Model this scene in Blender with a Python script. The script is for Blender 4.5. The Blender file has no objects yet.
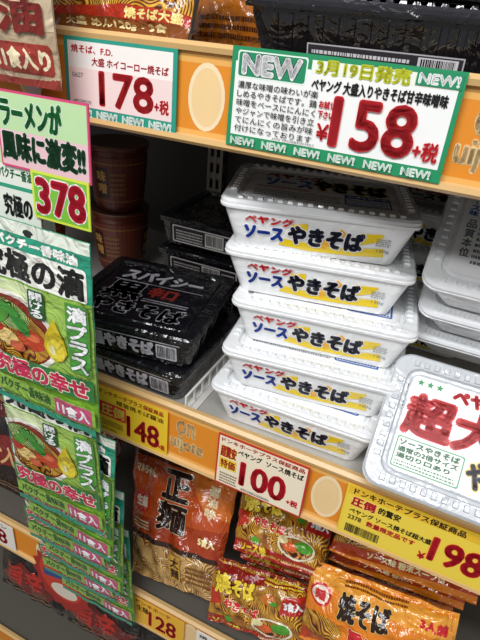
import bpy, bmesh, math, random
from mathutils import Vector, Matrix, noise
random.seed(4)
SC=bpy.context.scene; COL=SC.collection
SC.view_settings.view_transform='Standard'
V=Vector
# ---------------------------------------------------------------- materials
def lin(h):
    h=h.lstrip('#'); o=[]
    for i in (0,2,4):
        c=int(h[i:i+2],16)/255; o.append(c/12.92 if c<=.04045 else ((c+.055)/1.055)**2.4)
    return (*o,1)
MC={}
def base_mat(name):
    m=bpy.data.materials.new(name); m.use_nodes=True
    return m,m.node_tree,m.node_tree.nodes['Principled BSDF']
# rough, noise scale, bump, colour variation, bump distance
FIN={'paper':(.55,40,.02,.04,.004),'film':(.2,30,.75,.08,.012),'wrap':(.18,28,.55,.1,.011),'shrink':(.2,28,.4,.03,.007),'plastic':(.3,60,.05,.04,.004),'metal':(.38,200,.04,.06,.004),'card':(.45,60,.04,.05,.004)}
WR=('film','shrink','wrap')
def mat(h,fin='paper'):
    k=(h,fin)
    if k in MC: return MC[k]
    if not h.startswith('#'):
        m=special(h,fin); MC[k]=m; return m
    m,nt,b=base_mat(fin+'_'+h[1:])
    N=nt.nodes; L=nt.links
    tc=N.new('ShaderNodeTexCoord'); no=N.new('ShaderNodeTexNoise'); 
    rough,scale,bump,var,dist=FIN[fin]
    no.inputs['Scale'].default_value=scale; no.inputs['Detail'].default_value=3
    if fin in WR: no.inputs['Distortion'].default_value=1.4
    L.new(tc.outputs['Object'],no.inputs['Vector'])
    mx=N.new('ShaderNodeMix'); mx.data_type='RGBA'; c=lin(h)
    mx.inputs[6].default_value=tuple(x*(1-var) for x in c[:3])+(1,); mx.inputs[7].default_value=tuple(min(1,x*(1+var)) for x in c[:3])+(1,)
    L.new(no.outputs['Fac'],mx.inputs[0]); L.new(mx.outputs[2],b.inputs['Base Color'])
    b.inputs['Roughness'].default_value=rough
    if fin=='metal': b.inputs['Metallic'].default_value=.4
    if fin in WR: b.inputs['Coat Weight'].default_value=.7 if fin!='shrink' else .4; b.inputs['Coat Roughness'].default_value=.08 if fin!='shrink' else .1
    bp=N.new('ShaderNodeBump'); bp.inputs['Strength'].default_value=bump; bp.inputs['Distance'].default_value=dist
    L.new(no.outputs['Fac'],bp.inputs['Height']); L.new(bp.outputs['Normal'],b.inputs['Normal'])
    if fin in WR: L.new(bp.outputs['Normal'],b.inputs['Coat Normal'])
    MC[k]=m; return m
def special(h,fin):
    m,nt,b=base_mat(h); N=nt.nodes; L=nt.links
    tc=N.new('ShaderNodeTexCoord'); mp=N.new('ShaderNodeMapping'); L.new(tc.outputs['UV'],mp.inputs['Vector'])
    no=N.new('ShaderNodeTexNoise'); no.inputs['Scale'].default_value=17; no.inputs['Detail'].default_value=1.2; L.new(mp.outputs['Vector'],no.inputs['Vector'])
    wv=N.new('ShaderNodeTexWave'); wv.inputs['Scale'].default_value=62; wv.inputs['Distortion'].default_value=2.5; wv.inputs['Detail'].default_value=1; wv.inputs['Detail Scale'].default_value=.7
    va=N.new('ShaderNodeVectorMath'); va.operation='MULTIPLY_ADD'; va.inputs[1].default_value=(.22,.22,.22)
    L.new(no.outputs['Color'],va.inputs[0]); L.new(mp.outputs['Vector'],va.inputs[2]); L.new(va.outputs[0],wv.inputs['Vector'])
    cr=N.new('ShaderNodeValToRGB'); L.new(wv.outputs['Fac'],cr.inputs[0])
    cols={'noodle_brown':['#3a1606','#a8561a','#e3a24a'],'noodle_yellow':['#5a2808','#c87a1c','#f0c048'],'noodle_pale':['#9a6426','#c89448','#e8c888'],
          'salad':['#1c4a16','#5cab2c','#d8f0a0'],'soup':['#3a0e06','#8a2a16','#c9803a']}[h]
    cr.color_ramp.elements[0].color=lin(cols[0]); cr.color_ramp.elements[0].position=.1
    cr.color_ramp.elements[1].color=lin(cols[2]); cr.color_ramp.elements[1].position=.85
    e=cr.color_ramp.elements.new(.42); e.color=lin(cols[1])
    nm=N.new('ShaderNodeTexNoise'); nm.inputs['Scale'].default_value=45; L.new(mp.outputs['Vector'],nm.inputs['Vector'])
    r2=N.new('ShaderNodeValToRGB'); r2.color_ramp.elements[0].position=.35; r2.color_ramp.elements[0].color=(.35,.22,.14,1); r2.color_ramp.elements[1].position=.6; r2.color_ramp.elements[1].color=(1,1,1,1); L.new(nm.outputs['Fac'],r2.inputs[0])
    mu=N.new('ShaderNodeMix'); mu.data_type='RGBA'; mu.blend_type='MULTIPLY'; mu.inputs[0].default_value=.8; L.new(cr.outputs[0],mu.inputs[6]); L.new(r2.outputs[0],mu.inputs[7])
    L.new(mu.outputs[2],b.inputs['Base Color']); b.inputs['Roughness'].default_value=.2; b.inputs['Coat Weight'].default_value=.6; b.inputs['Coat Roughness'].default_value=.08
    n2=N.new('ShaderNodeTexNoise'); n2.inputs['Scale'].default_value=30; n2.inputs['Distortion'].default_value=1.4; n2.inputs['Detail'].default_value=3; L.new(tc.outputs['Object'],n2.inputs['Vector'])
    bp=N.new('ShaderNodeBump'); bp.inputs['Strength'].default_value=.7; bp.inputs['Distance'].default_value=.012
    L.new(n2.outputs['Fac'],bp.inputs['Height']); L.new(bp.outputs['Normal'],b.inputs['Normal']); L.new(bp.outputs['Normal'],b.inputs['Coat Normal'])
    return m
# ---------------------------------------------------------------- 2D sheets
TC={}
def glyph(s):
    if s in TC: return TC[s]
    cu=bpy.data.curves.new('tmp','FONT'); cu.body=s; cu.size=1; cu.resolution_u=3
    ob=bpy.data.objects.new('tmp',cu); COL.objects.link(ob)
    dg=bpy.context.evaluated_depsgraph_get(); me=bpy.data.meshes.new_from_object(ob.evaluated_get(dg))
    vs=[(v.co.x,v.co.y) for v in me.vertices]; fs=[tuple(p.vertices) for p in me.polygons]
    bpy.data.objects.remove(ob); bpy.data.curves.remove(cu); bpy.data.meshes.remove(me)
    xs=[v[0] for v in vs] or [0,1]; ys=[v[1] for v in vs] or [0,1]
    TC[s]=(vs,fs,(min(xs),min(ys),max(xs),max(ys))); return TC[s]
class Sheet:
    def __init__(s,W,H,fin='paper'): s.W=W; s.H=H; s.fin=fin; s.it=[]; s.l=0
    def add(s,vs,fs,c,rect=False): s.it.append((vs,fs,c,s.l,rect))
    def rect(s,x0,y0,x1,y1,c): s.l+=1; s.add([(x0,y0),(x1,y0),(x1,y1),(x0,y1)],[(0,1,2,3)],c,True)
    def poly(s,pts,c): s.l+=1; s.add(list(pts),[tuple(range(len(pts)))],c)
    def ell(s,x,y,a,b,c,n=24,rot=0):
        r=math.radians(rot); p=[]
        for i in range(n):
            t=2*math.pi*i/n; u=a*math.cos(t); v=b*math.sin(t); p.append((x+u*math.cos(r)-v*math.sin(r),y+u*math.sin(r)+v*math.cos(r)))
        s.poly(p,c)
    def rrect(s,x0,y0,x1,y1,r,c):
        p=[]
        for cx,cy,a0 in ((x1-r,y0+r,-90),(x1-r,y1-r,0),(x0+r,y1-r,90),(x0+r,y0+r,180)):
            for k in range(5):
                a=math.radians(a0+k*22.5); p.append((cx+r*math.cos(a),cy+r*math.sin(a)))
        s.poly(p,c)
    def star(s,x,y,r,c,n=5,q=.45):
        s.poly([(x+(r if i%2==0 else r*q)*math.sin(math.pi*i/n),y+(r if i%2==0 else r*q)*math.cos(math.pi*i/n)) for i in range(2*n)],c)
    def text(s,t,x0,y0,x1,y1,c,b=0,out=None,ow=1.0,shear=0,rot=0):
        vs,fs,(a,bb,cc,d)=glyph(t)
        if not vs: return
        sx=(x1-x0)/max(cc-a,1e-6); sy=(y1-y0)/max(d-bb,1e-6)
        r=math.radians(rot); mx=(x0+x1)/2; my=(y0+y1)/2; pv=[]
        for v in vs:
            px=x0+(v[0]-a)*sx; py=y0+(v[1]-bb)*sy; px+=shear*(py-y0)
            if rot: px,py=(mx+(px-mx)*math.cos(r)-(py-my)*math.sin(r), my+(px-mx)*math.sin(r)+(py-my)*math.cos(r))
            pv.append((px,py))
        if out:
            s.l+=1
            for k in range(8):
                q=k*math.pi/4; s.add([(p[0]+ow*math.cos(q),p[1]+ow*math.sin(q)) for p in pv],fs,out)
        s.l+=1
        offs=[(0,0)] if not b else [(b,0),(-b,0),(0,b),(0,-b)]
        if b>1: offs+=[(b*.7,b*.7),(-b*.7,b*.7),(b*.7,-b*.7),(-b*.7,-b*.7)]
        for o in offs: s.add([(p[0]+o[0],p[1]+o[1]) for p in pv],fs,c)
    def vtext(s,t,x0,y0,x1,y1,c,**k):
        n=len(t); h=(y1-y0)/n
        for i,ch in enumerate(t):
            top=y1-i*h
            if ch=='ー': s.rect((x0+x1)/2-(x1-x0)*.06,top-h*.9,(x0+x1)/2+(x1-x0)*.06,top-h*.1,c)
            else: s.text(ch,x0,top-h*.92,x1,top-h*.06,c,**k)
    def barcode(s,x0,y0,x1,y1,c='#111111'):
        s.l+=1; x=x0; rd=random.Random(5)
        while x<x1:
            w=rd.choice([.4,.7,1.1]); s.add([(x,y0),(min(x+w,x1),y0),(min(x+w,x1),y1),(x,y1)],[(0,1,2,3)],c); x+=w+rd.choice([.4,.7])
    def lines(s,x0,y0,x1,y1,n,c,fill=.5):
        s.l+=1; rd=random.Random(int(x0*7+y1)); h=(y1-y0)/n
        for i in range(n):
            x=x0; y=y1-(i+1)*h
            while x<x1-1:
                w=rd.uniform(.8,3); s.add([(x,y),(min(x+w,x1),y),(min(x+w,x1),y+h*fill),(x,y+h*fill)],[(0,1,2,3)],c); x+=w+.7
    def mesh(s,name,mp,L=None,eps=.00009,thick=0):
        VV=[];FF=[];MI=[];UV=[];mats=[];key={}
        for vs,fs,c,l,rc in s.it:
            if L:
                if rc:
                    (x0,y0),(x1,_),(_,y1),_=vs; nx=max(1,math.ceil((x1-x0)/L)); ny=max(1,math.ceil((y1-y0)/L))
                    vs=[(x0+(x1-x0)*i/nx,y0+(y1-y0)*j/ny) for j in range(ny+1) for i in range(nx+1)]
                    fs=[(j*(nx+1)+i,j*(nx+1)+i+1,(j+1)*(nx+1)+i+1,(j+1)*(nx+1)+i) for j in range(ny) for i in range(nx)]
                else:
                    vs,fs=tess(vs,fs,L)
            if c not in key: key[c]=len(mats); mats.append(mat(c,s.fin))
            o=len(VV)
            for v in vs: VV.append(mp(v[0]/1000,v[1]/1000,l*eps)); UV.append((v[0]/1000,v[1]/1000))
            for f in fs: FF.append(tuple(i+o for i in f)); MI.append(key[c])
        if thick:
            o=len(VV); W=s.W/1000;H=s.H/1000
            for h in (0,-thick):
                for u,v in ((0,0),(W,0),(W,H),(0,H)): VV.append(mp(u,v,h)); UV.append((u,v))
            for f in ((0,1,2,3),(7,6,5,4),(0,4,5,1),(1,5,6,2),(2,6,7,3),(3,7,4,0)): FF.append(tuple(i+o for i in f)); MI.append(0)
        me=bpy.data.meshes.new(name); me.from_pydata([tuple(v) for v in VV],[],FF)
        for m in mats: me.materials.append(m)
        for p,i in zip(me.polygons,MI): p.material_index=i
        ul=me.uv_layers.new(name='UVMap')
        idx=[0]*len(me.loops); me.loops.foreach_get('vertex_index',idx)
        flat=[]
        for i in idx: flat+=UV[i]
        ul.data.foreach_set('uv',flat)
        return me
def tess(vs,fs,L):
    bm=bmesh.new(); bv=[bm.verts.new((v[0],v[1],0)) for v in vs]
    for f in fs:
        try: bm.faces.new([bv[i] for i in f])
        except Exception: pass
    bmesh.ops.triangulate(bm,faces=bm.faces[:])
    for _ in range(7):
        es=[e for e in bm.edges if e.calc_length()>L]
        if not es: break
        bmesh.ops.subdivide_edges(bm,edges=es,cuts=1)
        q=[f for f in bm.faces if len(f.verts)>3]
        if q: bmesh.ops.triangulate(bm,faces=q)
    bm.verts.index_update(); o=[(v.co.x,v.co.y) for v in bm.verts]; g=[tuple(v.index for v in f.verts) for f in bm.faces]; bm.free(); return o,g
# ---------------------------------------------------------------- objects
def obj(name,me,parent=None,**kw):
    o=bpy.data.objects.new(name,me); COL.objects.link(o)
    if parent: o.parent=parent
    for k,v in kw.items(): o[k]=v
    return o
def empty(name,**kw):
    o=obj(name,None,**kw); o.empty_display_size=.02; return o
def flat(O,U,Vv):
    O=V(O);U=V(U).normalized();Vv=V(Vv).normalized();N=U.cross(Vv)
    return lambda u,v,h:O+U*u+Vv*v+N*h
def rr(w,d,r,z,n=5,cx=0,cy=0):
    p=[]
    for sx,sy,a0 in ((1,-1,-90),(1,1,0),(-1,1,90),(-1,-1,180)):
        for k in range(n+1):
            a=math.radians(a0+90*k/n); p.append((cx+sx*(w/2-r)+r*math.cos(a),cy+sy*(d/2-r)+r*math.sin(a),z))
    return p
def loft(name,loops,mt,capb=True,capt=True,extra=None,smooth=False):
    bm=bmesh.new(); R=[[bm.verts.new(p) for p in l] for l in loops]; n=len(R[0])
    for a,b in zip(R,R[1:]):
        for i in range(n): bm.faces.new((a[i],a[(i+1)%n],b[(i+1)%n],b[i]))
    if capb: bm.faces.new(R[0][::-1])
    if capt: bm.faces.new(R[-1])
    if extra: extra(bm)
    me=bpy.data.meshes.new(name); bm.to_mesh(me); bm.free(); me.materials.append(mt)
    if smooth:
        for p in me.polygons: p.use_smooth=True
        me.set_sharp_from_angle(angle=math.radians(35))
    return me
def boxb(bm,x0,y0,z0,x1,y1,z1,taper=0):
    t=taper; c=[(x0,y0,z0),(x1,y0,z0),(x1,y1,z0),(x0,y1,z0),(x0+t,y0+t,z1),(x1-t,y0+t,z1),(x1-t,y1-t,z1),(x0+t,y1-t,z1)]
    v=[bm.verts.new(p) for p in c]
    for f in ((3,2,1,0),(4,5,6,7),(0,1,5,4),(1,2,6,5),(2,3,7,6),(3,0,4,7)): bm.faces.new([v[i] for i in f])
def boxmesh(name,boxes,mt,bev=0):
    bm=bmesh.new()
    for b in boxes: boxb(bm,*b)
    if bev: bmesh.ops.bevel(bm,geom=bm.edges[:],offset=bev,segments=2,affect='EDGES')
    me=bpy.data.meshes.new(name); bm.to_mesh(me); bm.free(); me.materials.append(mt); return me
def copy_thing(src,M=None,label=None):
    o=src.copy(); COL.objects.link(o)
    if M is not None: o.matrix_world=M
    if label: o['label']=label
    for ch in src.children:
        c=ch.copy(); COL.objects.link(c); c.parent=o
    return o
# ---------------------------------------------------------------- structure
def S(name,boxes,col,fin='paper'):
    o=obj(name,boxmesh(name,boxes,mat(col,fin)),kind='structure'); return o
S('floor',[(-2,-2,-1.12,2,1,-1.10)],'#8d877d','plastic')
S('wall_back',[(-1.2,.50,-1.1,1.2,.53,1.3)],'#2e2925')
def gondola(z,zr0,zr1,label,sheet,decks):
    root=empty('gondola_shelf',label=label,category='shelf'); root.location=(0,0,z)
    bm=[(-.95,.004,-.018,.95,.47,0.0)]
    for k in range(-9,10): bm.append((k*.1-.002,.01,-.03,k*.1+.002,.46,-.018))
    o=obj('deck',boxmesh('deck',bm,mat(decks,'metal'),0),root)
    zb=zr0-z; zt=zr1-z
    prof=[(.004,zb),(-.006,zb-.003),(-.009,zb),(-.008,zb+.004),(-.003,zb+.005),(-.001,zt-.005),(-.005,zt-.004),(-.006,zt),(-.002,zt+.003),(.004,zt+.002)]
    b=bmesh.new(); A=[b.verts.new((-.95,p[0],p[1])) for p in prof]; B=[b.verts.new((.95,p[0],p[1])) for p in prof]
    n=len(prof)
    for i in range(n): b.faces.new((A[i],B[i],B[(i+1)%n],A[(i+1)%n]))
    b.faces.new(A[::-1]); b.faces.new(B)
    bmesh.ops.recalc_face_normals(b,faces=b.faces[:])
    me=bpy.data.meshes.new('price_rail'); b.to_mesh(me); b.free(); me.materials.append(mat('#dcb478','plastic'))
    obj('price_rail',me,root)
    H=zt-zb-.010
    me=sheet.mesh('rail_label_strip',lambda u,v,h:V((u-.95,-.0034-h+.002*v/H,zb+.005+v)),eps=.00005)
    obj('rail_label_strip',me,root)
    return root
def railsheet(H,marks):
    s=Sheet(1900,H); s.rect(0,0,1900,H,'#e58d22'); s.rect(0,H*.88,1900,H,'#ecb05a'); s.rect(0,0,1900,H*.06,'#ecb05a')
    for kind,x in marks:
        x=(x+.95)*1000
        if kind=='c':
            s.ell(x,H*.48,17,H*.42,'#f6dfb4'); s.ell(x,H*.48,14,H*.36,'#f1cf96')
        elif kind=='t':
            s.text('on',x,H*.54,x+24,H*.82,'#f8d79a',b=1.2); s.text('uijote',x-8,H*.14,x+36,H*.48,'#f8d79a',b=1.2)
    return s
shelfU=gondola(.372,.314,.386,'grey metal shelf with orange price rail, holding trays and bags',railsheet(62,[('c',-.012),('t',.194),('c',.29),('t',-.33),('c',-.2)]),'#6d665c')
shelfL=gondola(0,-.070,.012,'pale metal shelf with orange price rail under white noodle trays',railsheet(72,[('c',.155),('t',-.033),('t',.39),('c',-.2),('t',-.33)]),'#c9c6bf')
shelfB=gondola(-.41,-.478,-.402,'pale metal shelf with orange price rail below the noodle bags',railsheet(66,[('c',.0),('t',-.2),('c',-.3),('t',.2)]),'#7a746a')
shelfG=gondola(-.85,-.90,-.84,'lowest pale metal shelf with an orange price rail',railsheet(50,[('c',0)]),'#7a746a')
for i,x in enumerate((-.25,.35)):
    bm=bmesh.new(); 
    zs=[-.85+k*.03 for k in range(60)]
    boxb(bm,-.016,-.004,-.95,-.010,.008,.95); boxb(bm,.010,-.004,-.95,.016,.008,.95); boxb(bm,-.003,-.004,-.95,.003,.008,.95)
    for zz in zs: boxb(bm,-.016,-.003,zz,.016,.007,zz+.012)
    me=bpy.data.meshes.new('shelf_upright'); bm.to_mesh(me); bm.free(); me.materials.append(mat('#a39c92','metal'))
    o=obj('shelf_upright',me,label='slotted grey metal upright post behind the stacked packs',category='shelf post',group='shelf uprights'); o.location=(x,.488,.05)
div=empty('shelf_divider',label='low white wire divider between black and white packs',category='shelf divider'); div.location=(-.027,0,.0005)
obj('divider_base',boxmesh('divider_base',[(-.006,.006,0,.009,.40,.0015)],mat('#dddbd6','plastic')),div)
obj('divider_fence',boxmesh('divider_fence',[(-.0012,.006,.0015,.0012,.40,.004),(-.0012,.006,.022,.0012,.40,.0245)]+[(-.001,.006+k*.0195,.004,.001,.009+k*.0195,.022) for k in range(21)],mat('#e6e4df','plastic')),div)
# ---------------------------------------------------------------- price tags
RED='#d3262e'; GRN='#17895c'
def tag(s,x0,z0,label,y=-.0075,name='price_tag',rot=0):
    me=s.mesh(name,flat((0,0,0),(1,0,0),(0,0,1)),thick=.0012,eps=.00007)
    o=obj(name,me,label=label,category='price tag' if name=='price_tag' else 'shelf sign'); o.location=(x0,y,z0); o.rotation_euler=(math.radians(-2),math.radians(-rot),0); return o
W=116;H=66;s=Sheet(W,H); s.rrect(0,0,W,H,2,'#259a84'); s.rect(4,10,W-4,H-3,'#f6efe9')
s.text('焼そば、F.D.',8,54,52,60,RED,b=.25); s.text('大盛 ホイコーロー焼そば',30,45,108,51.5,'#c2303a',b=.25)
s.rect(4,10,W-4,42,'#f4dbd6'); s.text('0607',8,34,20,38,'#333333'); s.text('490288500',8,13,28,16,'#444444'); s.text('178',38,14,93,41,RED,b=1.2); s.text('+税',95,15,109,26,RED,b=.4)
for k in range(4): s.text('NEW!',6+k*28,2.2,28+k*28,8.2,'#f2fff4',b=.5)
tag(s,-.154,.316,'white and green price tag with red 178 price')
W=170;H=72;s=Sheet(W,H); s.rrect(0,0,W,H,2,'#1a8f5c'); s.rect(3.5,9,W-3.5,H-10,'#f4f5f1'); s.rect(64,H-12,W-3.5,H-3.5,'#eef2e4')
s.rrect(5,51,61,H-2.5,2,'#e8f7ea'); s.rrect(6,52,60,H-3.5,2,GRN); s.text('NEW',10,54,56,H-5.5,'#ffffff',b=1.3,out='#0b4a2e',ow=1.9)
s.text('3月19日発売',68,60,134,69.5,'#ccd028',b=.6,out='#3f8a34',ow=.6); s.rect(138,61,168,70,GRN); s.text('NEW!',140,62.5,166,68.5,'#ffffff',b=.5)
s.text('ペヤング 大盛入りやきそば甘辛味噌味',66,49,162,57,'#1d1d1d',b=.3)
for i,t in enumerate(['濃厚な味噌の味わいが楽','しめるやきそばです。鶏','味噌をベースににんにく','やジャンで味噌を引き立','てにんにくの旨みが味','付けになっております']):
    s.text(t,7,43.5-i*6.3,72,48.6-i*6.3,'#3a3a3a',b=.06)
s.text('お試し',74,38,86,43,RED,b=.25); s.text('下さい',74,31,86,36,RED,b=.25); s.text('¥',75,16,84,27,RED,b=.4)
s.text('158',86,13.5,145,46.5,RED,b=1.5); s.text('+税',147,13.5,164,26,RED,b=.5)
s.text('JAN 4902885003407',40,9.6,75,11.6,'#333333')
for k in range(6): s.text('NEW!',5+k*27.5,2,25+k*27.5,7.4,'#f2fff4',b=.4)
tag(s,.0115,.3175,'large white and green NEW price tag with red 158 price',y=-.0095)
s=Sheet(104,72); s.rrect(0,0,104,72,1.5,'#f0c92c'); s.text('ドンキホーテプラス保証商品',5,62,98,68.5,'#b5301c',b=.3)
s.text('極旨焼そば醤油',30,52,98,59,'#5a3a10',b=.2); s.rect(4,28,44,50,RED); s.text('圧倒',7,31,41,47,'#ffe45a',b=.6)
s.text('148',46,10,92,42,RED,b=1.2); s.text('+税',92,10,101,18,RED,b=.3); s.text('4902885',6,6,30,10,'#6a4a10'); s.lines(6,14,40,24,3,'#7a5a18')
tag(s,-.148,-.070,'yellow price tag with red 148 price on the middle rail')
s=Sheet(109,75); s.rrect(0,0,109,75,1.5,'#c8342c'); s.rect(2,2,107,73,'#f7e9cd')
s.text('ドンキホーテプラス保証商品',5,65,104,71,'#c23a2a',b=.3); s.text('ペヤング  ソース焼そば',26,54,104,62,'#2a2320',b=.35)
s.text('超驚安',5,44,24,60,RED,b=.4,out='#f4d030',ow=1); s.rect(4,26,26,42,'#f3cf3a'); s.text('特価',6,28,24,40,'#b5301c',b=.4)
s.text('100',32,12,86,46,'#e01f30',b=1.6); s.text('+税',90,12,103,21,'#e01f30',b=.4); s.lines(6,5,28,22,4,'#8a7a60'); s.text('4902885000686',34,4,70,7.5,'#555555')
tag(s,.024,-.071,'cream and red price tag with large red 100 price',y=-.009)
s=Sheet(178,70); s.rrect(0,0,178,70,1.5,'#f2d13c'); s.rect(2,2,176,60,'#f6d84a')
s.rect(2,58,176,69,'#f0c030'); s.text('ドンキホーテプラス保証商品',8,59.5,118,67.5,'#3a2a14',b=.35)
s.text('圧倒',8,44,32,56,'#d3262e',b=.7,out='#fff2a0',ow=1.0); s.text('的驚安',36,46,58,55,'#3a2a14',b=.35)
s.text('ペヤング ソース焼そば超大盛',8,33,92,40,'#2f2418',b=.25); s.text('2378',8,24,22,30,'#4a3a20',b=.2); s.text('数量限定品です',28,23,78,30,RED,b=.3)
s.text('198',94,14,142,46,'#e01f30',b=1.6); s.text('+税',146,14,162,26,'#e01f30',b=.4); s.barcode(8,5,44,17); s.text('¥',84,10,91,20,'#e01f30',b=.4)
tag(s,.174,-.066,'wide yellow price tag with red 198 price')
s=Sheet(95,66); s.rrect(0,0,95,66,1.5,'#f0b83a'); s.text('ドンキホーテ',5,54,70,62,'#b5301c',b=.3); s.text('128',30,10,80,46,RED,b=1.2); s.text('生麺',6,36,28,50,'#5a3a10',b=.3)
tag(s,-.105,-.477,'yellow price tag with red price on the bottom rail')
s=Sheet(95,66); s.rrect(0,0,95,66,1.5,'#f5eee2'); s.text('焼そば三食',5,52,80,61,'#3a2a20',b=.3); s.text('198',30,10,80,46,RED,b=1.2)
tag(s,.012,-.477,'cream price tag with red price on the bottom rail')
s=Sheet(95,66); s.rrect(0,0,95,66,1.5,'#efe9df'); s.text('ラーメン',5,52,80,61,'#3a2a20',b=.3); s.text('98',30,10,75,46,RED,b=1.2)
tag(s,-.46,-.477,'white price tag with red price at the bottom rail end')
s=Sheet(100,66); s.rrect(0,0,100,66,1.5,'#f0c92c'); s.text('カップ麺',5,52,80,61,'#3a2a20',b=.3); s.text('98',30,10,75,46,RED,b=1.2)
tag(s,-.40,-.067,'yellow price tag behind the hanging seasoning pouches')
# ---------------------------------------------------------------- tray packs
def tray_pack(W,D,Ht,label,category,tcol,lcol,front=None,top=None,fin='plastic',name='instant_noodle_pack',group=None,ribs=True,cr=.013,base=.41,tribs=False):
    root=empty(name,label=label,category=category)
    if group: root['group']=group
    hb=base; ht=.478
    def ext(bm):
        if not tribs: return
        n=int(W*.8/.012)
        for i in range(n):
            x=-(n-1)*.006+i*.012
            v=[]
            for (dx,y,z) in ((-.003,-D*hb,.006),(.003,-D*hb,.006),(.003,-D*ht+.001,Ht-.003),(-.003,-D*ht+.001,Ht-.003)):
                v.append(bm.verts.new((x+dx,y-.0022,z)))
            q=[bm.verts.new((p.co.x*1.0+(-.0015 if k in(0,3) else .0015),p.co.y+.003,p.co.z)) for k,p in enumerate(v)]
            bm.faces.new(v)
            for k in range(4): bm.faces.new((v[k],q[k],q[(k+1)%4],v[(k+1)%4]))
    loops=[rr(W*(hb*2-.07),D*(hb*2-.08),.008,.003),rr(W*(hb*2-.05),D*(hb*2-.06),.008,0),rr(W*hb*2,D*hb*2,.011,.0015),rr(W*(hb*2+.012),D*(hb*2+.012),.011,.005),rr(W*ht*2-.0003,D*ht*2-.0003,cr,Ht-.003),rr(W*ht*2,D*ht*2,cr,Ht),rr(W*.995,D*.995,cr,Ht),rr(W,D,cr,Ht+.001),rr(W,D,cr,Ht+.003),rr(W*.99,D*.985,cr,Ht+.004)]
    obj('tray',loft('tray',loops,mat(tcol,fin),smooth=True,extra=ext),root)
    z=Ht+.004
    def ex(bm):
        if not ribs: return
        st=.0095; n=int((W-.03)/st)
        for i in range(n):
            x=-(n-1)*st/2+i*st
            for y in (-D/2+.0095,D/2-.0095): boxb(bm,x-.003,y-.0035,z+.0045,x+.003,y+.0035,z+.0068,.001)
        n=int((D-.05)/st)
        for i in range(n):
            y=-(n-1)*st/2+i*st
            for x in (-W/2+.0095,W/2-.0095): boxb(bm,x-.0035,y-.003,z+.0045,x+.0035,y+.003,z+.0068,.001)
    lo=[rr(W-.001,D-.001,cr,z-.0005),rr(W-.001,D-.001,cr,z+.0025),rr(W-.005,D-.005,cr-.001,z+.0048),rr(W-.028,D-.028,cr*.8,z+.0052),rr(W-.031,D-.031,cr*.8,z+.0015),rr(W-.036,D-.036,cr*.7,z+.0012),rr(W-.040,D-.040,cr*.7,z+.0034)]
    obj('lid',loft('lid',lo,mat(lcol,fin),extra=ex,smooth=True),root)
    if front:
        s=front; fw=s.W/1000
        y0=D*(hb+.006); y1=D*ht; zz0=.005; zz1=Ht-.003; sl=V((0,-(y1-y0),zz1-zz0)).normalized(); nn=V((0,-sl.z,-sl.y*-1)).normalized()
        ex0=.0025 if tribs else .0004
        mp=lambda u,v,h:V((u-fw/2,-y0-ex0,zz0))+sl*v+nn*h
        obj('front_label',s.mesh('front_label',mp,eps=.00006),root)
    if top:
        s=top; mp=flat((-s.W/2000,-s.H/2000,z+.0035),(1,0,0),(0,1,0))
        obj('lid_label',s.mesh('lid_label',mp,eps=.00005),root)
    return root
def place(o,FL,rot,W,D,tilt=0,lz=0):
    R=Matrix.Rotation(math.radians(rot),4,'Z')@Matrix.Rotation(math.radians(tilt),4,'X')
    M=Matrix.Translation(V(FL))@R@Matrix.Translation(V((W/2,D/2,-lz)))
    o.matrix_world=M; return M
PW,PD,PH=.192,.143,.0435
NAVY='#181c38'
f=Sheet(150,37,'shrink')
Y1='#f8d61a'
f.poly([(40,4),(70,1),(110,2),(142,5),(140,15),(112,11),(80,9),(42,12)],Y1); f.poly([(48,15),(66,22),(66,32),(50,29)],Y1); f.poly([(84,4),(104,26),(98,31),(78,12)],'#f9b81a'); f.poly([(112,14),(134,22),(138,31),(116,29)],Y1)
f.text('ペヤング',6,26,52,34.5,'#e0222c',b=.9,out='#ffffff',ow=1.6); f.text('ソース',6,9,43,22.5,'#2350c0',b=1.2,out='#ffffff',ow=2.0)
f.text('やきそば',49,8.5,120,28,NAVY,b=1.4,out='#ffffff',ow=2.5)
f.lines(132,18,146,27,4,'#9a9a9a'); f.text('120g',134,10,146,14,'#777777')
t=Sheet(146,98,'shrink'); t.rrect(0,0,146,98,5,'#f8f9f9')
t.text('やきそば',66,46,140,82,NAVY,b=1.5,out='#f8d61a',ow=4); t.text('ソース',14,46,62,72,'#2350c0',b=1.6,out='#ffffff',ow=1.5); t.text('ペヤング',12,76,74,92,'#e0222c',b=1.2)
t.lines(6,6,92,30,4,'#8a9096'); t.rrect(96,6,142,40,2,'#3d6ab5'); t.rect(98,8,140,28,'#eef2f8'); t.lines(99,9,139,27,4,'#3d6ab5'); t.text('お湯を捨てる',100,31,138,37,'#ffffff',b=.3); t.lines(6,34,60,42,2,'#c33a3a')
LW='white instant noodle tray with red and blue print'
p0=tray_pack(PW,PD,PH,LW+', bottom of stack','noodle pack','#f6f7f7','#eef0f1',f,t,fin='shrink',group='stacked white noodle trays')
lift=.0517
specs=[((-.002,.010),1.5,0),((.009,.010),8,1),((.009,.026),9,2),((-.006,.033),11.5,3),((-.009,.024),16.5,4)]
names=[', bottom of stack',', pushed forward',', middle of stack',', turned slightly',', top of stack']
for (xy,rot,k),nm in zip(specs,names):
    o=p0 if k==0 else copy_thing(p0,label=LW+nm)
    place(o,(xy[0],xy[1],k*lift+.001+PH),rot,PW,PD,lz=PH)
BW,BD,BH=.250,.136,.034
t=Sheet(208,94,'plastic'); t.rrect(0,0,208,94,5,'#f4f5f4')
for (x,y) in ((8,88),(17,88),(26,88)): t.star(x,y,3.6,'#1f8f4f')
t.text('ペヤング',40,79,100,92,'#e01b22',b=1.2); 
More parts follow.
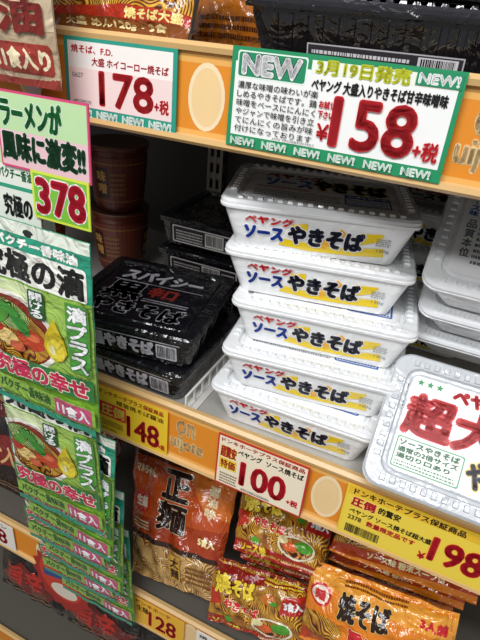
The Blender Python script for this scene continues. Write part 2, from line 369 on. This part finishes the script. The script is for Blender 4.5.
t.text('超大盛',3,37,136,76,'#e01b22',b=2.8,out='#ffffff',ow=3.6); t.text('やきそば',68,7,156,31,NAVY,b=1.3,out='#f2d21e',ow=2.4); t.text('ソース',106,80,140,91,'#2a4fa6',b=.6)
t.rrect(2,2,64,32,2,'#1f8f4f'); t.rrect(3.2,3.2,62.8,30.8,2,'#f4f7f1'); t.text('ソースやきそば',5,24,60,29.5,'#1f6f3f',b=.5); t.text('通常の2倍サイズ',5,17.5,60,22.5,'#1f6f3f',b=.4); t.text('湯切り口あり',5,11.5,54,16,'#1f6f3f',b=.4); t.lines(5,4.5,60,10.5,2,'#1f6f3f')
t.rrect(158,8,202,78,4,'#f2d21e'); t.vtext('やきそば',163,12,197,74,'#1c1c1c',b=.8)
q0=tray_pack(BW,BD,BH,'extra large noodle pack with big red characters, tilted forward','noodle pack','#f0f1f1','#c9cdd1',None,t,fin='shrink',name='large_noodle_pack',group='extra large noodle packs',cr=.016)
s=Sheet(9,30,'plastic'); s.vtext('19.09.04',1.5,1,7.5,29,'#3a3c40',b=.15)
obj('date_stamp',s.mesh('date_stamp',flat((-BW/2+.0165,.008,BH+.0058),(1,0,0),(0,1,0)),eps=.00005),q0)
place(q0,(.183,-.025,.034),0,BW,BD,tilt=41,lz=BH)
t2=Sheet(210,108,'plastic'); t2.rrect(0,0,210,108,5,'#f8f9f9'); t2.vtext('品質本位',6,20,15,70,'#6a7480',b=.3); t2.lines(18,14,34,80,9,'#6d7680'); t2.vtext('ソース味',5,74,13,104,'#2a5fae',b=.3); t2.text('ペヤング',40,86,90,102,'#d8222e',b=.9); t2.text('超大盛',40,30,170,78,'#de1f26',b=2.2,out='#f7dfe0',ow=3)
q1=tray_pack(BW,BD*1.12,BH+.002,'extra large noodle pack leaning back on the pile','noodle pack','#f6f7f7','#f0f2f3',None,t2,fin='shrink',name='large_noodle_pack',group='extra large noodle packs',cr=.017)
nrm=V((0,-math.sin(math.radians(30)),math.cos(math.radians(30))))
for k in range(3):
    o=q1 if k==0 else copy_thing(q1,label='extra large white noodle pack in the leaning pile')
    place(o,V((.183+.003*(k%2),.076,.197))-nrm*(.0480*k),0,BW,BD*1.12,tilt=30,lz=BH)
# black packs on middle shelf
t=Sheet(136,134,'wrap'); t.rrect(0,0,136,134,4,'#121017'); t.rect(6,88,130,90,'#8a8890'); t.text('スパイシー',12,96,122,122,'#b8b6be',b=1.6); t.text('黒',8,42,58,86,'#c9c6d0',b=2.4); t.text('辛口',64,58,100,84,'#8a2a22',b=1.4); t.text('やきそば',8,8,128,38,'#d0cdd5',b=2.0); t.lines(64,44,126,54,2,'#a8a6ae')
f=Sheet(146,29,'wrap'); f.rect(0,0,146,29,'#100f14'); f.rect(0,26,146,27.5,'#c8c6ce'); f.text('黒やきそば',34,4,112,23,'#d9d6de',b=1.4); f.lines(4,5,32,23,4,'#b7b5bd'); f.rrect(116,3,142,24,2,'#c9c7cd'); f.barcode(118,5,140,22,'#1a191d')
KW,KD=.182,.175
k0=tray_pack(KW,KD,.036,'black square instant noodle box with pale print','noodle box','#121116','#17161b',f,t,fin='wrap',group='black noodle boxes',name='black_noodle_box',ribs=False,base=.45,cr=.009)
def FLfromFR(fr,rot,W,z): 
    c=V((math.cos(math.radians(rot)),math.sin(math.radians(rot)),0)); p=V((fr[0],fr[1],z))-c*W; return p
place(k0,FLfromFR((-.034,.010),1,KW,.037),1,KW,KD,lz=.036)
k1=copy_thing(k0,label='black square noodle box, upper one, turned slightly'); place(k1,FLfromFR((-.026,.018),9,KW,.037+.0475),9,KW,KD,lz=.036)
t=Sheet(110,110,'wrap'); t.rrect(0,0,110,110,4,'#1c1a1e'); t.text('やきそば',14,40,96,66,'#8f8c94',b=.8); t.lines(10,10,100,28,3,'#6a6870')
f=Sheet(120,29,'plastic'); f.rect(0,0,120,29,'#1a191d'); f.rrect(4,1,116,28,2,'#f4f0ee'); f.rrect(6,3,114,26,2,'#3a3236'); f.lines(10,5,54,23,4,'#f0ebe8'); f.rect(58,4,88,25,'#fbf8f2'); f.barcode(60,7,86,23); f.lines(91,5,112,23,4,'#f0ebe8')
m0=tray_pack(.156,.15,.036,'dark noodle box with barcode panel, top of rear pile','noodle box','#1a191d','#232127',f,t,fin='wrap',group='rear dark noodle boxes',name='black_noodle_box',ribs=False,base=.455,cr=.006)
for k in (2,1,0):
    o=m0 if k==2 else copy_thing(m0,label='dark noodle box with barcode panel, in the rear pile')
    place(o,(-.206+.003*k,.214,.037+k*.0515),1.0,.156,.15,lz=.036)
# red-brown cups
def cup(loc,label):
    root=empty('noodle_cup',label=label,category='noodle cup',group='red brown noodle cups')
    n=36
    def ring(r,z): return [(r*math.cos(2*math.pi*i/n),r*math.sin(2*math.pi*i/n),z) for i in range(n)]
    obj('cup_body',loft('cup_body',[ring(.036,0),ring(.038,.001),ring(.0485,.098),ring(.0505,.100),ring(.0505,.104)],mat('#5a2417','plastic'),smooth=True),root)
    obj('cup_lid',loft('cup_lid',[ring(.0505,.104),ring(.0515,.105),ring(.0505,.1075),ring(.046,.1065)],mat('#6c4430','plastic'),smooth=True),root)
    s=Sheet(300,80,'card')
    s.rect(0,0,300,80,'#642818'); s.rect(0,69,300,71,'#8a6032'); s.rect(0,8,300,10,'#8a6032')
    for k in range(3): 
        s.rect(40+k*100,14,62+k*100,64,'#2a120c'); s.vtext('味噌',43+k*100,20,59+k*100,60,'#c09048',b=.6); s.lines(66+k*100,20,92+k*100,60,5,'#8a6032')
    def mp(u,v,h):
        r=.0390+(v+.01)/.098*.0102+.0003+h; a=u/.3*2*math.pi; return V((r*math.cos(a),r*math.sin(a),v+.01))
    obj('cup_label',s.mesh('cup_label',mp,L=8,eps=.0001),root); root.location=loc; return root
c0=cup((-.335,.30,.001),'red-brown noodle cup with gold bands standing on the shelf')
c0.rotation_euler=(0,0,-2.9)
for i,l in enumerate([(-.335,.30,.1095),(-.44,.21,.001),(-.44,.21,.1095)]):
    o=copy_thing(c0,label='red-brown noodle cup with gold bands in the stacked cups'); o.location=l; o.rotation_euler=(0,0,-2.6+.6*i)
for i,(x,y) in enumerate([(.17,.36),(.37,.42)]):
    for k in range((4,2)[i]):
        o=copy_thing(p0,label='noodle pack deep inside the shelf behind the front row'); o['group']='packs at the back of the shelf'
        o.matrix_world=Matrix.Translation((x,y,k*.0517+.001))
# ---------------------------------------------------------------- film bags and pouches
def bag(name,quad,bulge,s,back,label,category,group=None,L=5,wr=.0012,seal=.05,seed=0,fin='film'):
    TL,TR,BR,BL=[V(q) for q in quad]; c=(TL+TR+BR+BL)/4
    n=((TR-TL)+(BR-BL)).cross((TL-BL)+(TR-BR)).normalized()
    base=V((c.x,c.y,min(TL.z,TR.z,BR.z,BL.z)))
    W=s.W/1000;H=s.H/1000
    def prof(x): 
        x=abs(2*x-1); return max(0,1-x**2.6)**.55
    def sf(a,b,h,sg=1):
        P=BL*(1-a)*(1-b)+BR*a*(1-b)+TL*(1-a)*b+TR*a*b-base
        bb=(b-seal)/(1-2*seal); f=prof(a)*(prof(bb) if 0<bb<1 else 0)
        w=noise.noise(V((a*7+seed*3.1,b*6,seed)))*wr*2+noise.noise(V((a*22,b*9+seed,seed*2.)))*wr*.7*(1-f*.5)
        return P+n*(sg*bulge*f+w+h)
    root=empty(name,label=label,category=category); 
    if group: root['group']=group
    root.location=base
    nx,ny=36,40; bm=bmesh.new(); A=[];B=[]
    for j in range(ny+1):
        A.append([bm.verts.new(sf(i/nx,j/ny,-.0006)) for i in range(nx+1)])
        B.append([bm.verts.new(sf(i/nx,j/ny,-.0014,-.7)) for i in range(nx+1)])
    for j in range(ny):
        for i in range(nx):
            bm.faces.new((A[j][i],A[j][i+1],A[j+1][i+1],A[j+1][i])); bm.faces.new((B[j][i],B[j+1][i],B[j+1][i+1],B[j][i+1]))
    for j in range(ny):
        bm.faces.new((A[j][0],A[j+1][0],B[j+1][0],B[j][0])); bm.faces.new((A[j][nx],B[j][nx],B[j+1][nx],A[j+1][nx]))
    for i in range(nx):
        bm.faces.new((A[0][i],B[0][i],B[0][i+1],A[0][i+1])); bm.faces.new((A[ny][i],A[ny][i+1],B[ny][i+1],B[ny][i]))
    me=bpy.data.meshes.new('bag_film'); bm.to_mesh(me); bm.free(); me.materials.append(mat(back,fin))
    for p in me.polygons: p.use_smooth=True
    obj('bag_film',me,root)
    me=s.mesh('printed_label',lambda u,v,h:sf(min(1,max(0,u/W)),min(1,max(0,v/H)),h),L=L,eps=.00016)
    for p in me.polygons: p.use_smooth=True
    obj('printed_label',me,root)
    return root
s=Sheet(155,250,'film'); s.rect(0,0,155,250,'#86b83c'); s.rect(0,180,155,250,'#2a9a7a'); s.rect(0,236,155,250,'#e9f0e0')
s.ell(77,240,7,4,'#1f2a20')
s.text('パクチー香味油',30,222,140,233,'#fdfdf2',b=.9); s.rrect(4,180,150,219,4,'#f4f4ea'); s.text('究極の滴',8,183,146,216,'#151515',b=1.7)
s.rect(0,60,155,178,'#d3e2ac'); s.poly([(60,60),(155,60),(155,178),(90,178)],'#a3c85a'); s.ell(42,112,64,52,'#f6f2e6'); s.ell(42,112,57,46,'#8a2a14'); s.ell(44,106,50,36,'noodle_yellow'); s.ell(32,132,36,20,'salad'); s.ell(66,106,22,14,'#c8431f'); s.ell(70,110,10,5,'#e8764a'); s.ell(28,98,18,11,'#f0d080'); s.ell(52,126,9,20,'#2f8a2c',rot=40); s.ell(22,126,8,19,'#57a23a',rot=-50); s.ell(44,90,12,7,'#d0603a'); s.ell(12,110,12,8,'#b5281a'); s.ell(40,140,7,16,'#3f9a34',rot=80)
s.rrect(72,142,94,178,3,'#1d5a2c'); s.vtext('開ける',75,144,91,176,'#ffffff',b=.5)
s.poly([(106,150),(118,126),(121,108),(114,96),(104,91),(94,96),(88,108),(92,126)],'#d8c01a'); s.ell(105,108,13,14,'#f0dc3e'); s.ell(100,106,4,7,'#fdf3ae')
s.rect(124,88,153,178,'#4f9a3c'); s.vtext('滴プラス',127,90,150,176,'#ffffff',b=.9,out='#1f6a2c',ow=1.4)
s.poly([(0,42),(155,52),(155,84),(0,74)],'#2f8240'); s.text('究極の幸せ',8,50,148,76,'#d42a58',b=1.3,out='#fdf6d8',ow=2.6,rot=3)
s.rect(0,14,155,40,'#94bf48'); s.text('パクチー香味油',10,20,88,36,'#1f5a28',b=.6); s.rrect(96,12,150,38,3,'#c9527a'); s.text('11食入',100,16,146,34,'#ffffff',b=.8); s.rect(0,0,155,9,'#2a9a7a')
PL='green seasoning pouch with food photo and black characters'
def pquad(x1,z0,dx=0,y=-.03,lean=.0,w=.155,h=.25):
    c,sn=math.cos(dx),math.sin(dx); R=lambda a,b:V((x1-w/2,y,z0))+V((a*c-b*sn,0,a*sn+b*c))+V((0,lean*b,0))
    return [R(-w/2,h),R(w/2,h),R(w/2,0),R(-w/2,0)]
def pers(x,z,y):
    k=(y+.405)/.375; return .205+(x-.205)*k,.412+(z-.412)*k
fx,fz=pers(-.126,-.048,-.070)
first=bag('seasoning_pouch',pquad(fx,fz,-.02,-.070,.0,.142,.226),.0026,s,'#2a9a7a',PL+', frontmost','seasoning pouch',group='hanging seasoning pouches',seed=1,wr=.0010)
for i,(x1,z0,a,dy) in enumerate([(-.128,-.242,.045,0),(-.120,-.288,-.05,0),(-.130,-.328,.085,0),(-.106,-.366,-.03,0),(-.118,-.402,.13,0),(-.086,-.434,.04,0)]):
    o=copy_thing(first,label=PL+', lower down'); 
    y=-.0615+.0085*i; xx,zz=pers(x1,z0,y)
    o.location=first.location+V((xx-fx,y+.070,zz-fz)); o.rotation_euler=(0,-a,0)
strip=empty('hanging_clip_strip',label='clear plastic clip strip holding the seasoning pouches',category='display strip'); strip.location=(-.190,-.0112,-.16)
obj('strip_band',boxmesh('strip_band',[(-.008,0,0,.008,.001,.66)],mat('#d8dad6','plastic')),strip)
for k in range(6): obj('clip',boxmesh('clip',[(-.01,-.003,.04+k*.1,.01,.0,.05+k*.1)],mat('#e6e8e4','plastic'),.001),strip)
s=Sheet(150,190,'film'); s.rect(0,0,150,190,'#b9a283'); s.rect(0,0,150,8,'#8a2f22'); s.rect(96,44,150,190,'#d3bd9e'); s.rrect(84,10,146,34,4,'#a5382a'); s.text('11食入り',87,14,143,30,'#f7e6c0',b=.9)
s.vtext('香味幸せ油',100,40,142,186,'#7c2018',b=1.6,out='#efe2c8',ow=1.5); s.ell(50,26,26,16,'#c4872c'); s.ell(86,42,10,6,'#7c2018'); s.vtext('究極の',20,60,80,186,'#3a1a12',b=1.4)
bag('seasoning_pouch',pquad(-.136,.341,.0,-.034,0,.15,.19),.010,s,'#bfa98a','beige seasoning pouch with dark red characters above the sign','seasoning pouch',seed=5)
s=Sheet(106,68); s.rrect(0,0,106,68,2,'#d94a78'); s.rect(2,2,104,66,'#bfe0a8'); s.rect(2,2,104,34,'#ecc3c8')
s.text('ラーメンが',6,38,76,62,'#1f7d3c',b=1.3,out='#ffffff',ow=1.8); s.text('風味に激変!!',4,8,100,33,'#1c4a2a',b=1.5,out='#ffffff',ow=1.8)
tag(s,-.208,.268,'pink and green cardboard sign with bold characters',-.043,name='shelf_sign')
s=Sheet(68,46); s.rrect(0,0,68,46,2,'#d9e84a'); s.rect(2.5,2.5,65.5,43.5,'#7fc03a'); s.text('378',6,7,62,39,'#e0203a',b=2.0,out='#ffffff',ow=3.2)
tag(s,-.173,.224,'green price tag with white-edged red 378',y=-.0448)
s=Sheet(60,84); s.rrect(0,0,60,84,2,'#e8ece0'); s.rect(0,40,60,44,'#2f9d7c'); s.text('究極の',14,12,50,34,'#1c1c1c',b=1.0); s.text('パクチー香油',12,50,54,60,'#2f7a4c',b=.4); s.rect(0,64,60,84,'#bfe0a8')
tag(s,-.229,.205,'white card with black characters beside the 378 tag',y=-.0425,name='shelf_sign')
# top shelf products
s=Sheet(150,120,'film'); s.rect(0,0,150,120,'noodle_yellow'); s.rect(0,0,150,10,'#8a4a18'); s.poly([(0,10),(150,10),(150,19),(90,21),(40,17),(0,17)],'#b8321e'); s.text('焼そば大盛',88,11,144,19,'#f6df8a',b=.5); s.text('大盛 めん120g・3食',20,2.2,130,8.5,'#f3dca0',b=.45)
bag('noodle_bag',[(-.185,.055,.49),(-.040,.055,.49),(-.040,.012,.388),(-.185,.012,.388)],.012,s,'#a8641c','noodle bag with fried noodle photo and red lower band','noodle bag',seed=7)
s=Sheet(120,120,'film'); s.rect(0,0,120,120,'#8a4a1c'); s.poly([(0,0),(120,0),(120,30),(0,50)],'#c9741e'); s.text('焼そば',10,50,110,90,'#f6d040',b=1.5,out='#7a2010',ow=1.5); s.lines(10,8,110,30,3,'#5a2a10')
bag('noodle_bag',[(-.10,.17,.49),(.0,.17,.49),(.0,.12,.378),(-.10,.12,.378)],.012,s,'#8a4a1c','orange-brown noodle bag standing on the upper shelf','noodle bag',seed=8)
f=Sheet(180,36,'plastic'); f.rect(34,3,150,17,'#c8c6ca'); f.rect(35,4,149,16,'#3a383e'); f.lines(38,5,112,15,2,'#e8e6ea'); f.rect(118,5,146,15,'#e8e6ea'); f.barcode(120,6,144,14)
u0=tray_pack(.232,.16,.042,'ribbed glossy black noodle tray on the upper shelf','noodle tray','#17161a','#26252b',f,None,fin='wrap',name='black_noodle_tray',group='black trays on the upper shelf',tribs=True,cr=.026)
place(u0,(-.001,.016,.374+.042),2,.232,.16,lz=.042)
for k,(x,y,z,r) in enumerate([(.001,.020,.0545,3),(.245,.02,0,1),(.247,.024,.0545,0)]):
    o=copy_thing(u0); o['label']='ribbed black noodle tray stacked on the upper shelf'; place(o,(x,y,.374+.042+z),r,.232,.16,lz=.042)
# ---------------------------------------------------------------- lower level noodle bags
s=Sheet(180,190,'film'); s.rect(0,0,180,190,'#c2501c'); s.rect(0,0,180,60,'noodle_pale'); s.poly([(0,60),(180,54),(180,62),(0,68)],'#3a1c10'); s.rect(0,176,180,190,'#5a2410'); s.poly([(0,68),(180,62),(180,104),(0,88)],'#a83c16')
s.poly([(100,176),(180,176),(180,120),(140,130)],'#d9742a'); s.text('マルちゃん',14,152,50,164,'#f0d9a8',b=.7); s.text('正',68,130,112,170,'#2a120a',b=2.0,out='#ead6b4',ow=2.8); s.text('麺',64,84,114,124,'#2a120a',b=1.8,out='#ead6b4',ow=2.6)
s.vtext('醤油味',144,120,160,168,'#f0d9a8',b=.8); s.ell(30,112,16,16,'#c9301e'); s.text('生麺',19,105,41,119,'#f6e8c8',b=.7); s.lines(12,74,50,88,3,'#f0d9a8'); s.text('5食入',140,78,168,90,'#ffe9a8',b=.8); s.rrect(92,14,116,52,3,'#c99a3a'); s.vtext('太麺',95,17,113,49,'#3a1c10',b=.7); s.lines(126,18,172,46,4,'#7a4a18')
a0=bag('noodle_bag',[(-.188,.125,-.222),(.006,.125,-.206),(.028,.012,-.348),(-.120,.012,-.380)],.022,s,'#a84a18','orange-brown noodle bag with large dark characters','noodle bag',seed=11,wr=.0036,L=4)
def redyellow(v):
    s=Sheet(170,120,'film'); s.rect(0,0,170,120,'noodle_yellow'); s.poly([(0,96),(50,90),(110,102),(170,104),(170,120),(0,120)],'#8e1c14'); s.poly([(0,0),(170,0),(170,10),(90,14),(0,20)],'#a8281a'); s.poly([(0,34),(26,44),(24,70),(0,64)],'#c0301c'); s.poly([(130,60),(170,66),(170,100),(136,92)],'#b5281a')
    s.ell(120,30,34,18,'#f0e6cc'); s.ell(120,30,30,15,'noodle_brown'); s.ell(134,34,16,9,'#4f9a2c'); s.ell(110,28,12,7,'#e0622a'); s.ell(96,36,10,6,'#e8d9a0'); s.ell(60,24,18,9,'noodle_brown'); s.ell(44,22,8,5,'#57a32c'); s.ell(112,80,14,9,'#c9701e'); s.ell(120,76,7,4,'#4f9a2c')
    s.text('焼',12,66,42,100,'#f8d83a',b=1.8,out='#5a0f0a',ow=2.8,rot=8); s.text('そば',47,70,86,97,'#f8d83a',b=1.6,out='#5a0f0a',ow=2.6,rot=4)
    s.text('やきそば',36,44,96,58,'#d3262e',b=1.1,out='#fff0b0',ow=2.0,rot=-4); s.text('3食入',138,72,166,88,'#ffffff',b=1.0,rot=6); s.text('ソース味',14,4,66,15,'#f8d83a',b=.8); s.lines(100,106,164,116,2,'#f8d83a'); s.lines(96,3,160,9,1,'#f0c0a0'); return s
c1=bag('noodle_bag',[(.012,.125,-.200),(.158,.125,-.190),(.167,.040,-.225),(.040,.040,-.250)],.018,redyellow(0),'#8a2a18','red and yellow fried noodle bag lying behind another','noodle bag',seed=12,wr=.0034,L=4,group='red and yellow noodle bags')
b1=bag('noodle_bag',[(.010,.046,-.292),(.152,.050,-.266),(.172,.002,-.338),(.026,.000,-.376)],.015,redyellow(0),'#8a2a18','red and yellow fried noodle bag at the shelf front','noodle bag',seed=13,wr=.0034,L=4,group='red and yellow noodle bags')
s=Sheet(190,110,'film'); s.rect(0,0,190,110,'#e8841c'); s.poly([(0,84),(190,74),(190,110),(0,110)],'#f3a53a'); s.ell(158,44,34,26,'noodle_yellow'); s.ell(150,50,14,8,'#4f9a2c'); s.ell(170,40,10,6,'#d8522a'); s.ell(26,34,30,16,'noodle_yellow'); s.ell(20,74,15,15,'#d3262e'); s.ell(20,74,12,12,'#f3e6d0'); s.text('麺',13,67,27,81,'#d3262e',b=1)
s.text('焼そば',48,56,112,90,'#2a140a',b=1.8,out='#ffe48a',ow=2.4,rot=2); s.text('3人前',148,82,180,94,'#d3262e',b=.9); s.poly([(0,4),(190,12),(190,26),(0,20)],'#b8401a'); s.text('ソース味 粉末スープ付',50,10,150,21,'#ffe9a8',b=.6,rot=2); s.text('旨い',66,32,106,48,'#d3262e',b=1.2,out='#fff0b0',ow=1.8); s.lines(50,98,130,106,2,'#7a3a10')
d1=bag('noodle_bag',[(.150,.055,-.216),(.335,.055,-.195),(.345,.003,-.282),(.163,.003,-.308)],.020,s,'#c9641a','orange fried noodle bag at the shelf front','noodle bag',seed=14,wr=.0034,L=4,group='orange noodle bags')
e1=bag('noodle_bag',[(.172,.135,-.168),(.345,.135,-.150),(.350,.070,-.185),(.166,.070,-.205)],.018,s,'#c9641a','orange fried noodle bag lying behind another','noodle bag',seed=15,wr=.0034,L=4,group='orange noodle bags')
for src,off,n in ((c1,(0,.035,-.065),2),(d1,(0,.035,-.055),1),(e1,(0,.035,-.065),2)):
    for k in range(n):
        o=copy_thing(src,label='noodle bag lying underneath in the pile'); o.location=src.location+V(off)*(k+1)
s=Sheet(170,190,'film'); s.rect(0,0,170,190,'#1c0f0e'); s.rect(0,130,170,190,'#5a1410'); s.text('ラーメン',14,140,156,176,'#b88a48',b=1.4); s.poly([(0,30),(170,60),(170,110),(0,90)],'#7a1a14'); s.text('三食入',20,52,140,84,'#d8b070',b=1.2); s.lines(14,6,150,20,3,'#8a6a50')
g1=bag('noodle_bag',[(-.345,.12,-.20),(-.205,.12,-.20),(-.205,.04,-.385),(-.345,.04,-.385)],.016,s,'#3a1a14','dark red ramen bag standing behind the pouches','noodle bag',seed=16,group='dark ramen bags')
for dx in (-.17,-.34): o=copy_thing(g1,label='dark red ramen bag standing in the row'); o.location.x+=dx
s=Sheet(130,170,'card'); pts=[]
for i in range(32):
    a=2*math.pi*i/32; r=(1 if i%2 else .86); pts.append((65+64*r*math.cos(a),85+84*r*math.sin(a)))
s.poly(pts,'#a8241a'); s.ell(65,92,46,58,'#cc3a24'); s.ell(65,62,30,20,'#e4d8c6'); s.poly([(28,92),(102,100),(100,116),(30,110)],'#2a4a88'); s.ell(65,136,26,14,'#7a1a14')
me=s.mesh('hanging_card',flat((0,0,0),(1,0,0),(0,0,1)),thick=0,eps=.0002)
o=obj('hanging_card',me,label='red die-cut cardboard card hanging over the bottom rail',category='display card'); o.location=(-.305,-.0125,-.575); o.rotation_euler=(0,math.radians(-10),0)
s=Sheet(170,190,'film'); s.rect(0,0,170,190,'#110d0f'); s.poly([(0,120),(170,150),(170,190),(0,190)],'#7a1812'); s.text('辛ラーメン',14,130,156,172,'#d8c8a8',b=1.6); s.poly([(0,30),(120,10),(170,60),(60,90)],'#6a1610'); s.text('旨辛',30,30,120,80,'#b8261c',b=2); s.lines(14,4,150,14,2,'#8a6a50')
h1=bag('noodle_bag',[(-.30,.075,-.50),(-.13,.075,-.50),(-.13,.025,-.69),(-.30,.025,-.69)],.016,s,'#1a1012','black and red spicy ramen bag on the lowest shelf','noodle bag',seed=18,wr=.003,group='black and red ramen bags')
for dx in (-.18,.18,.36): o=copy_thing(h1,label='black and red spicy ramen bag in the lowest row'); o.location.x+=dx
# ---------------------------------------------------------------- lights, world, camera
def area(name,loc,tgt,sx,sy,e,col=(1,.97,.92)):
    l=bpy.data.lights.new(name,'AREA'); l.shape='RECTANGLE'; l.size=sx; l.size_y=sy; l.energy=e; l.color=col
    o=bpy.data.objects.new(name,l); COL.objects.link(o); o.location=loc; o.rotation_euler=(V(tgt)-V(loc)).to_track_quat('-Z','Y').to_euler(); return o
area('ceiling_light',(.1,-1.05,1.68),(.1,0,0),1.8,.22,28,(.98,.985,1))
area('aisle_light',(-.2,-1.9,1.8),(.1,0,-.1),1.8,.2,24,(.98,.985,1))
w=bpy.data.worlds.new('store'); SC.world=w; w.use_nodes=True; bg=w.node_tree.nodes['Background']; bg.inputs[0].default_value=(.98,.985,1,1); bg.inputs[1].default_value=.26
Xa=V((.90,-.281,.334)).normalized(); Za=V((.0785,.857,.510)); Za=(Za-Xa*Za.dot(Xa)).normalized(); Ya=Za.cross(Xa)
cd=bpy.data.cameras.new('camera'); cam=bpy.data.objects.new('camera',cd); COL.objects.link(cam); SC.camera=cam
cd.lens=520/640*36; cd.sensor_width=36; cd.sensor_fit='AUTO'; cd.clip_start=.01
Rm=Matrix((Xa,Ya,Za)).to_4x4()
cam.matrix_world=Matrix.Translation((.205,-.405,.412))@Rm
